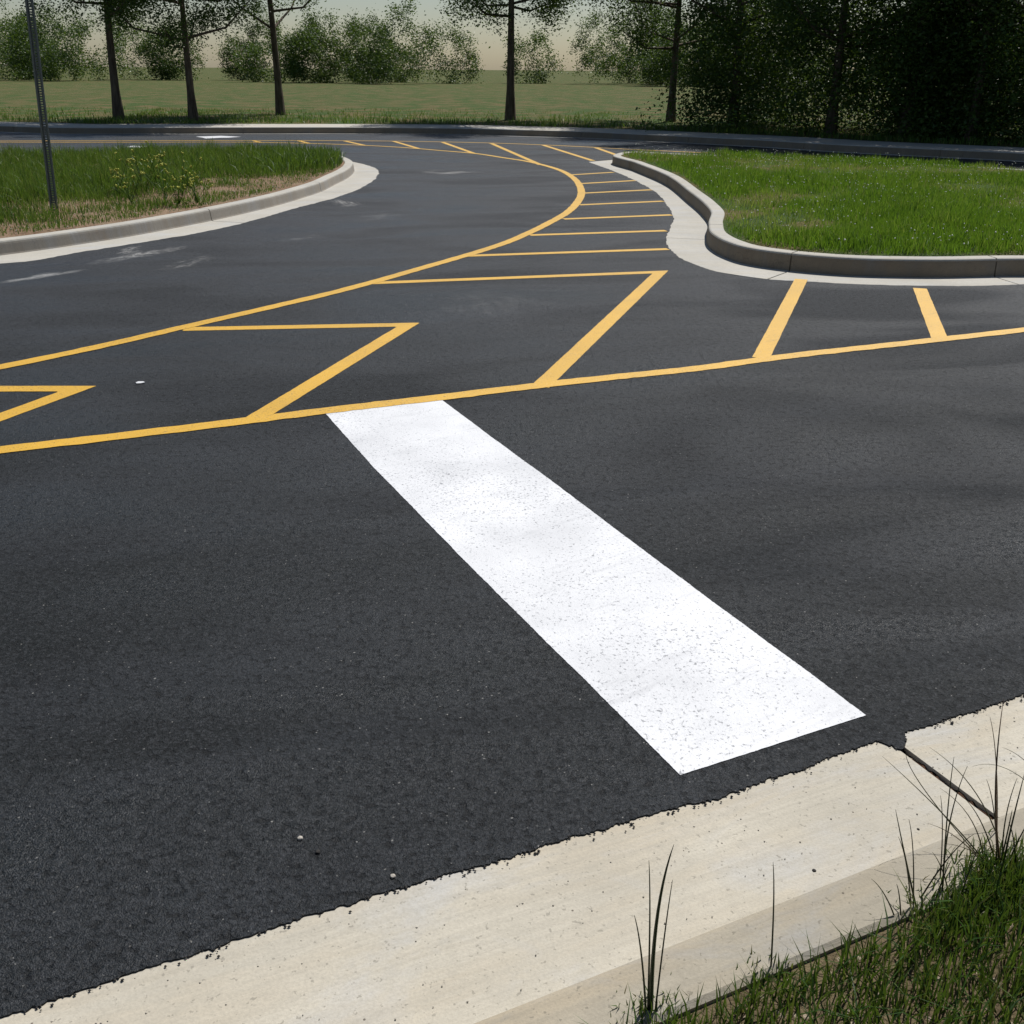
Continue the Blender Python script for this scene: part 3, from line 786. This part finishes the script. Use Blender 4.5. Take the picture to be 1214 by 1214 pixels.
# yellow flowering plants on the left island, each its own thing
fl_px = [(140, 222, .42, 'leftmost yellow flowering weed of the clump on the left island'),
         (156, 228, .34, 'low yellow flowering weed at the front left of the clump'),
         (172, 216, .52, 'tall yellow flowering weed left of the middle of the clump'),
         (188, 212, .58, 'tallest yellow flowering weed at the back of the clump'),
         (196, 226, .44, 'full yellow flowering weed in the middle of the clump'),
         (212, 230, .36, 'low yellow flowering weed at the front of the clump by the bare clay'),
         (216, 218, .46, 'yellow flowering weed on the right of the clump'),
         (234, 228, .30, 'rightmost short yellow flowering weed beside the bare clay patch')]
for i, (px, py, hh, lab) in enumerate(fl_px):
    r = np.random.default_rng(60 + i); b0 = G(px, py + 13, .14)
    root = empty('flowering_weed', (*b0, .14)); thing(root, lab, 'wild flower', 'yellow flowering weeds on the left island')
    V = []; Fq = []; tips = []; lv = []
    ns = 11
    for k in range(ns):
        a = r.uniform(0, 6.28); sp = r.uniform(.08, .75) * hh; h1 = hh * r.uniform(.55, 1.05)
        pp = [np.array([math.cos(a) * sp * t ** 1.2, math.sin(a) * sp * t ** 1.2, h1 * t]) for t in (0, .33, .66, 1)]
        for q in (1, 2, 3):
            lv += [pp[q] * .9 + r.normal(0, .03, 3) for _ in range(2)]
        b_ = len(V); w_ = .003
        for p in pp: V += [p + [w_, 0, 0], p + [-w_ / 2, w_, 0], p + [-w_ / 2, -w_, 0]]
        for s_ in range(3):
            for e_ in range(3):
                Fq.append((b_ + s_ * 3 + e_, b_ + s_ * 3 + (e_ + 1) % 3, b_ + s_ * 3 + 3 + (e_ + 1) % 3, b_ + s_ * 3 + 3 + e_))
        tips.append(np.array([pp[3] + r.normal(0, .008, 3) for _ in range(4)]))
    np_mesh('stem', np.array(V), np.array(Fq), None, M_GR_L, np.full(len(V), .3), root)
    for q_, tt in enumerate(tips): heads('flower', tt, 0.0, .0120, M_YFL, None, None, 80 + i * 20 + q_, root)
    lv = np.array(lv); lv = lv[lv[:, 2] > .01]
    blades('foliage', lv[:, :2], lv[:, 2], .06, .009, M_GR_L, '', '', 1.1, 90 + i, 'part', root, .25)

# far verge
Pv = []
for k in range(52000):
    i = rng.integers(0, len(vo)); a = vo[i] + Nf[i] * (rng.random() ** 1.5 * 9) + rng.normal(0, .12, 2); Pv.append(a)
Pv = np.array(Pv); Pv = Pv[in_view(Pv, .2, 250)]
blades('far_grass', Pv, .16, .16, .018, M_GR_L, 'rough grass on the verge beyond the far sidewalk', 'grass', .5, 41)

# near verge and lush clump in the lower right corner
r = np.random.default_rng(51)
n = 60000
t_ = r.uniform(-1.6, 2.6, n); a_ = -.19 - np.abs(r.uniform(0, 1, n)) * 1.5
P = nb0[None] + dn[None] * t_[:, None] + nn_[None] * a_[:, None]
blades('near_grass', P, .138, .085, .0036, M_GR_N, 'dark green grass of the verge behind the near kerb', 'grass', .5, 52)

def clump(name, centre_px, n, spread, hgt, seed, label, z=.15, wid=.0034):
    c0 = G(*centre_px, z); root = empty(name, (*c0, z)); thing(root, label, 'grass tuft', 'grass tufts growing over the near kerb')
    r = np.random.default_rng(seed)
    P = r.normal(0, 1, (n, 2)) * spread
    P = P @ np.array([[dn[0], dn[1]], [nn_[0], nn_[1]]])
    P = P[((P + c0 - nb0) @ nn_) < -.045]
    dist = np.linalg.norm(P, axis=1)
    blades('foliage', P, -.01, np.clip(hgt * (1.15 - dist / (max(spread) * 3.2)), .02, 1), wid, M_GR_N, '', '', .55, seed + 1, 'part', root, None)
    return root, c0
def stalk(root, rootloc, base, tip, via=None, wb=.0034, z0=.15, hue=.6, seed=0, nseg=12, zfix=None):
    """one long blade from a sighted base to a sighted tip; its height is the one that makes it lean least"""
    b0 = np.array([*G(*base, z0), z0])
    zs = np.linspace(z0 + .02, z0 + .75, 80)
    cand = [np.array([*G(*tip, zz_), zz_]) for zz_ in zs]
    k = int(np.argmin([np.linalg.norm((c - b0)[:2]) for c in cand])) if zfix is None else int(np.argmin(abs(zs - zfix)))
    tp = cand[k]
    mid = (b0 + tp) / 2
    if via is not None:
        zm = z0 + (tp[2] - z0) * .6; mid = np.array([*G(*via, zm), zm])
    else: mid = mid + np.array([0, 0, .12 * np.linalg.norm(tp - b0)])
    # quadratic through mid at t=.5
    c1 = 2 * mid - .5 * (b0 + tp)
    pts = [(1 - t) ** 2 * b0 + 2 * t * (1 - t) * c1 + t * t * tp for t in np.linspace(0, 1, nseg)]
    V = []; Fq = []
    rr = random.Random(seed); ang = rr.uniform(0, 3.14)
    for i, p in enumerate(pts):
        t = i / (nseg - 1); ww = wb * (1 - t) ** .6 * .5 + .0004
        for q in range(3):
            aa_ = ang + q * 2.094; V.append(p - np.array([*rootloc, z0]) + np.array([math.cos(aa_) * ww, math.sin(aa_) * ww * .6, math.sin(aa_) * ww * .3]))
    for i in range(nseg - 1):
        for q in range(3):
            Fq.append((i * 3 + q, i * 3 + (q + 1) % 3, i * 3 + 3 + (q + 1) % 3, i * 3 + 3 + q))
    return np.array(V), np.array(Fq), np.full(len(V), hue)
def stalks(root, c0, rows, name='stalk', z0=.15):
    for i, row in enumerate(rows):
        V, Q, a = stalk(root, c0, *row[:2], via=row[2] if len(row) > 2 else None, wb=row[3] if len(row) > 3 else .0034, z0=z0, hue=row[4] if len(row) > 4 else random.uniform(.2, .8), seed=i)
        np_mesh(name, V, Q, None, M_STALK, a, root, True)
tz = .15
root, c0 = clump('grass_tuft', (1196, 1048), 1300, (.085, .042), .060, 61, 'big grass tuft with long brown stalks over the joint in the lower right corner')
stalks(root, c0, [
    ((1186, 1024), (1190, 828), (1180.5, 935), .0052, .95), ((1182, 985), (1173.7, 850), (1181, 905), .0026, .8),
    ((1168, 1022), (1046, 896.6), (1118, 965), .0040, .45), ((1160, 1015), (1074, 893), (1095, 935), .0028, .5),
    ((1180, 985), (1102, 886), (1148, 928), .0030, .4), ((1117, 1056), (1131, 897), (1123, 965), .0036, .4),
    ((1118, 1050), (1147, 908), (1126, 975), .0034, .4), ((1115, 1040), (1115, 943), None, .0026, .6),
    ((1232, 940), (1153, 908.7), (1190, 910), .0026, .3), ((1235, 925), (1188, 886), None, .0026, .5),
    ((1188, 1010), (1206, 922), (1193, 965), .0036, .4), ((1190, 1022), (1216, 912), (1200, 975), .0048, .35),
    ((1180, 1022), (1143, 946), None, .0034, .5), ((1182, 1022), (1169.6, 924), None, .0030, .6),
    ((1166, 1018), (1114, 934), (1150, 970), .0030, .6), ((1162, 1020), (1098.7, 976), None, .0034, .7),
    ((1092, 1064), (1156, 988), None, .0034, .5), ((1196, 1020), (1226, 965), None, .004, .3), ((1176, 1026), (1120, 1000), None, .003, .7),
    ((1186, 1024), (1200, 960), None, .004, .3), ((1205, 1030), (1196, 975), None, .004, .3), ((1125, 1060), (1105, 1010), None, .003, .4),
    ((1140, 1060), (1160, 1005), None, .003, .3), ((1110, 1064), (1128, 1020), None, .003, .2)])
root, c0 = clump('grass_tuft', (1130, 1092), 420, (.05, .035), .04, 65, 'low leafy grass tuft in front of the big stalky one at the bottom right')
stalks(root, c0, [((1086, 1075), (1061.7, 959.8), (1073, 1015), .0040, .35), ((1080, 1075), (1065, 992), None, .0028, .5), ((1083, 1075), (1077.5, 971), None, .0030, .5), ((1060, 1085), (1033, 1042), None, .003, .3), ((1068, 1085), (1063, 1048), None, .003, .3)])
root, c0 = clump('grass_tuft', (772, 1206), 120, (.04, .03), .05, 70, 'small grass tuft with one broad blade at the bottom centre of the kerb', .145)
stalks(root, c0, [((772, 1200), (799, 1001), (779, 1090), .0085, .1), ((768, 1200), (769.3, 1020), None, .0035, .2), ((777, 1200), (797.5, 1043), None, .0035, .3), ((766, 1200), (752, 1085), None, .004, .2)], z0=.145)
root, c0 = clump('grass_tuft', (914, 1153), 70, (.035, .025), .04, 75, 'tiny grass tuft whose single thin blade rises over the kerb left of the corner clump', .145)
stalks(root, c0, [((914, 1148), (916.5, 1022), None, .0034, .3)], z0=.145)

# ------------------------------------------------------------------ pebbles on the asphalt and gutter
def pebble(px, py, s, lab, z=0.0, mat=None):
    import bmesh
    bm = bmesh.new(); bmesh.ops.create_icosphere(bm, subdivisions=2, radius=s)
    for v in bm.verts:
        v.co *= 1 + .25 * mn.noise(v.co * (2.1 / s) + Vector((px, py, 0))); v.co.z *= .7
    me = bpy.data.meshes.new('pebble'); bm.to_mesh(me); bm.free(); me.materials.append(mat or M_STONE)
    o = bpy.data.objects.new('pebble', me); COL.objects.link(o); p = G(px, py, z); o.location = (*p, z + s * .55)
    thing(o, lab, 'pebble', 'loose pebbles')
M_DARKST = new_mat('dark_stone'); NB(M_DARKST[1]).pr(M_DARKST[2], (.03, .028, .026), .8, .3); M_DARKST = M_DARKST[0]
pebble(356, 995, .0062, 'pale pebble on the dark asphalt at the lower left')
pebble(466, 1040, .0060, 'pale pebble on the asphalt close to the gutter edge')
pebble(965, 1033, .0045, 'dark pebble on the tan gutter left of the corner grass', -.008, M_DARKST)
pebble(1088.5, 984, .0035, 'tiny dark pebble on the gutter among the grass blades', -.008, M_DARKST)
pebble(377, 1011, .0055, 'dark pebble right below the pale one at the lower left', 0, M_DARKST)
pebble(1160, 866, .003, 'tiny dark pebble on the gutter right of the open joint', -.008, M_DARKST)
r = np.random.default_rng(400); cr = near_edge[(near_edge[:, 0] > -1.6) & (near_edge[:, 0] < 1.9)]
Pc_ = cr[r.integers(0, len(cr), 330)] - nn_[None] * np.abs(r.normal(0, .009, 330))[:, None] + nn_[None] * .003
heads('asphalt_crumbs', Pc_, -.001, .0034, M_DARKST, 'dark crumbs of asphalt along the ragged edge on the gutter', 'gravel', 401)
Pg = nb0[None] + dn[None] * r.uniform(-1.8, 1.6, 420)[:, None] + nn_[None] * (r.uniform(.0, .62, 420) ** .7)[:, None]
heads('grit', Pg, -.004, .0021, M_STONE, 'fine pale and brown grit scattered on the near gutter', 'gravel', 403)
# scrap of pale paper flattened on the hatched area
sc_ = GL([(161, 454.5), (164, 453.3), (170, 453.2), (172, 454.3), (167, 455.4), (162, 455.6)])
thing(sheet('paper_scrap', sc_, [], .006, M_WHITE, .002), 'small white scrap on the asphalt between two yellow zigzags', 'litter')

# ------------------------------------------------------------------ perforated sign post
base = G(64.2, 250.5, .13)
post = empty('sign_post', (*base, .05)); thing(post, 'grey perforated steel sign post standing in the left island grass', 'sign post')
# U-channel section with flanges, holes punched along the web as real openings
wv_, dp_, fl_, th_ = .052, .028, .016, .004
Hh = 3.2; pitch_ = .0254; nh = int(Hh / pitch_)
prof2 = [(-wv_ / 2 - fl_, 0), (-wv_ / 2, 0), (-wv_ / 2 + .008, dp_), (wv_ / 2 - .008, dp_), (wv_ / 2, 0), (wv_ / 2 + fl_, 0)]
V = []; Fq = []
def strip_(a, b_, z0, z1, th=th_):
    i = len(V); dx_, dy_ = b_[0] - a[0], b_[1] - a[1]; L_ = math.hypot(dx_, dy_); nx_, ny_ = -dy_ / L_ * th, dx_ / L_ * th
    for z_ in (z0, z1):
        V.extend([(a[0], a[1], z_), (b_[0], b_[1], z_), (b_[0] + nx_, b_[1] + ny_, z_), (a[0] + nx_, a[1] + ny_, z_)])
    Fq.extend([(i, i + 1, i + 5, i + 4), (i + 1, i + 2, i + 6, i + 5), (i + 2, i + 3, i + 7, i + 6), (i + 3, i, i + 4, i + 7), (i + 3, i + 2, i + 1, i), (i + 4, i + 5, i + 6, i + 7)])
for a, b_ in zip(prof2[:-1], prof2[1:]):
    if a[0] == prof2[2][0]:
        c1_ = (a[0] + .0075, a[1]); c2_ = (b_[0] - .0075, b_[1])
        strip_(a, c1_, 0, Hh); strip_(c2_, b_, 0, Hh)
        for k in range(nh):
            strip_(c1_, c2_, k * pitch_ + .0095, (k + 1) * pitch_)
    else: strip_(a, b_, 0, Hh)
po = mesh_obj('post', V, Fq, M_STEEL, post)
def post_err(a):
    p1 = np.array([base[0] + a * 1.2, base[1], .05 + 1.2]); x_, y_ = PX(p1)
    return abs(x_ - (52.6 + (y_ - 152) * (64.2 - 52.6) / (250.5 - 152)))
la = min(np.linspace(-.2, .2, 801), key=post_err)
zc = Vector((la, 0, 1)).normalized(); yc = zc.cross(Vector((1, 0, 0))).normalized(); xc = yc.cross(zc)
post.matrix_world = Matrix.Translation((*base, .05)) @ Matrix((xc, yc, zc)).transposed().to_4x4() @ Matrix.Rotation(R(14), 4, 'Z')
po.rotation_euler = (0, 0, 0)

# ------------------------------------------------------------------ trees beyond the far sidewalk
def tube(V, F, pts, rad, ns=8):
    pts = [np.asarray(p, float) for p in pts]; b_ = len(V)
    for i, p in enumerate(pts):
        d = pts[min(i + 1, len(pts) - 1)] - pts[max(i - 1, 0)]; d /= np.linalg.norm(d)
        u = np.cross(d, [0.31, .9, .2]); u /= np.linalg.norm(u); v = np.cross(d, u)
        for k in range(ns):
            a = 2 * math.pi * k / ns; V.append(p + (u * math.cos(a) + v * math.sin(a)) * rad[i])
    for i in range(len(pts) - 1):
        for k in range(ns):
            F.append((b_ + i * ns + k, b_ + i * ns + (k + 1) % ns, b_ + (i + 1) * ns + (k + 1) % ns, b_ + (i + 1) * ns + k))
def leaves(name, C, n_per, spread, size, seed, mat, parent=None):
    r = np.random.default_rng(seed); n = len(C) * n_per
    P = np.repeat(C, n_per, 0) + r.normal(0, 1, (n, 3)) * spread
    s = size * r.uniform(.6, 1.35, n)
    d = r.normal(0, 1, (n, 3)); d[:, 2] = d[:, 2] * .5 - .2; d /= np.linalg.norm(d, axis=1)[:, None]
    e = np.cross(d, r.normal(0, 1, (n, 3))); e /= np.linalg.norm(e, axis=1)[:, None]
    V = np.stack([P, P + d * s[:, None] * .5 + e * s[:, None] * .28, P + d * s[:, None], P + d * s[:, None] * .5 - e * s[:, None] * .28], 1)
    cl = np.repeat(r.uniform(0, 1, len(C)), n_per) * .5 + r.uniform(0, .5, n)
    return np_mesh(name, V.reshape(-1, 3), np.arange(n * 4).reshape(-1, 4), None, mat, np.repeat(cl, 4), parent)
def make_tree(seed, H=8.5, crown_r=2.6, base_h=3.0, nclump=230, per=210, size=.075):
    r = np.random.default_rng(seed); root = empty('broadleaf_tree', (0, 0, 0))
    V, F = [], []
    lean = r.normal(0, .25, 2)
    tr = [np.array([lean[0] * t * t, lean[1] * t * t, H * .82 * t]) for t in np.linspace(0, 1, 9)]
    tube(V, F, tr, [.13 * (1 - .85 * t) + (.05 if t == 0 else 0) for t in np.linspace(0, 1, 9)])
    C = []
    for k in range(26):
        t = r.uniform(base_h / H / .82 * .75, .95); i = t * 8; p = tr[int(i)] + (tr[min(8, int(i) + 1)] - tr[int(i)]) * (i % 1)
        a = r.uniform(0, 6.28); L = crown_r * r.uniform(.6, 1.05) * math.sin(math.pi * min(.93, .25 + t * .68)) ** .6
        e = p + np.array([math.cos(a) * L, math.sin(a) * L, L * r.uniform(.15, .7)])
        m_ = (p + e) / 2 + np.array([0, 0, -.12 * L]) + r.normal(0, .1, 3)
        tube(V, F, [p, m_, e], [.055 * (1 - t * .6), .03, .010], 5)
        for q in range(nclump // 26 + 1):
            u = r.uniform(.35, 1.08); c = p + (e - p) * u + r.normal(0, .28, 3); C.append(c)
    C = np.array(C); C = C[C[:, 2] > base_h * .8]
    me = mesh_obj('trunk', V, F, M_BARK, root, True)
    leaves('crown', C, per, .22, size, seed + 3, M_LEAF, root)
    return root
protos = [make_tree(201), make_tree(215, 8.0, 2.9, 2.5), make_tree(233, 9.5, 3.1, 3.4)]
def at_far(px, back):
    """foot point behind the far kerb, on the sight line through column px"""
    i = int(np.argmin([abs(PX((*q, 0))[0] - px) + (0 if q[1] > 3 else 9e9) for q in far_base]))
    return far_base[i] + Nf[i] * back
spots = [(25, 3.6, 0, 1.0, 'slim tree left of the sign post, beyond the far sidewalk'),
         (215, 3.2, 1, .95, 'tree beyond the far lane above the yellow flowers, shading the road beside the white arrow'),
         (330, 6.5, 2, 1.0, 'tree set far back beyond the sidewalk above the tip of the left island'),
         (560, 4.6, 0, 1.05, 'tree beyond the far kerb above the fork of the yellow lines'),
         (700, 5.6, 1, 1.0, 'tree at the left end of the dark wood, above the slanted yellow stripes'),
         (800, 3.6, 2, 1.0, 'tree at the edge of the dark wood above the far tip of the right island'),
         (905, 3.2, 1, 1.0, 'low crowned tree at the edge of the wood above the middle of the right island'),
         (1010, 3.3, 0, 1.1, 'slender tree at the edge of the wood above the right half of the right island'),
         (1110, 3.1, 2, .9, 'tree at the edge of the wood near the right end of the sidewalk in view'),
         (1230, 3.2, 1, 1.0, 'tree at the right edge of the picture beyond the sidewalk')]
used = set()
for k, (px, back, pi_, sc, lab) in enumerate(spots):
    src = protos[pi_]
    if pi_ in used:
        o = src.copy(); COL.objects.link(o)
        for ch in list(src.children):
            c = ch.copy(); COL.objects.link(c); c.parent = o
    else: o = src; used.add(pi_)
    p = at_far(px, back)
    o.location = (p[0], p[1], .12); o.rotation_euler = (0, 0, k * 1.7); o.scale = (sc, sc, sc)
    thing(o, lab, 'tree', 'trees beyond the far sidewalk')
# understorey of the wood on the right: reads as one dark mass
C = []; r = np.random.default_rng(300)
for k in range(1500):
    px = r.uniform(745, 1500); b_ = 2.6 + abs(r.normal(0, 3.0)); q = at_far(min(px, 1210), b_)
    if px > 1210: q = q + np.array([(px - 1210) * .02, (px - 1210) * .004])
    C.append((q[0] + r.normal(0, .3), q[1] + r.normal(0, .3), r.uniform(.25, min(3.6, .9 + b_ * .7))))
stuff(leaves('woodland', np.array(C), 170, .30, .09, 301, M_LEAF), 'dense dark undergrowth of the wood beyond the sidewalk on the right', 'undergrowth')
# distant wood far behind, reads as one mass
C = []; r = np.random.default_rng(310)
for k in range(95):
    a = r.uniform(-95, 110); d_ = r.uniform(105, 135); hh = r.uniform(4.0, 8.5); rr_ = r.uniform(2.0, 4.2)
    for q in range(46):
        u_ = r.normal(0, 1, 3); u_ /= np.linalg.norm(u_); u_ *= r.uniform(.6, 1)
        C.append((a + u_[0] * rr_, d_ + u_[1] * rr_, max(.2, hh * .5 + u_[2] * hh * .52)))
stuff(leaves('distant_wood', np.array(C), 130, .42, .20, 311, M_LEAF), 'distant line of trees behind the far verge', 'woodland')
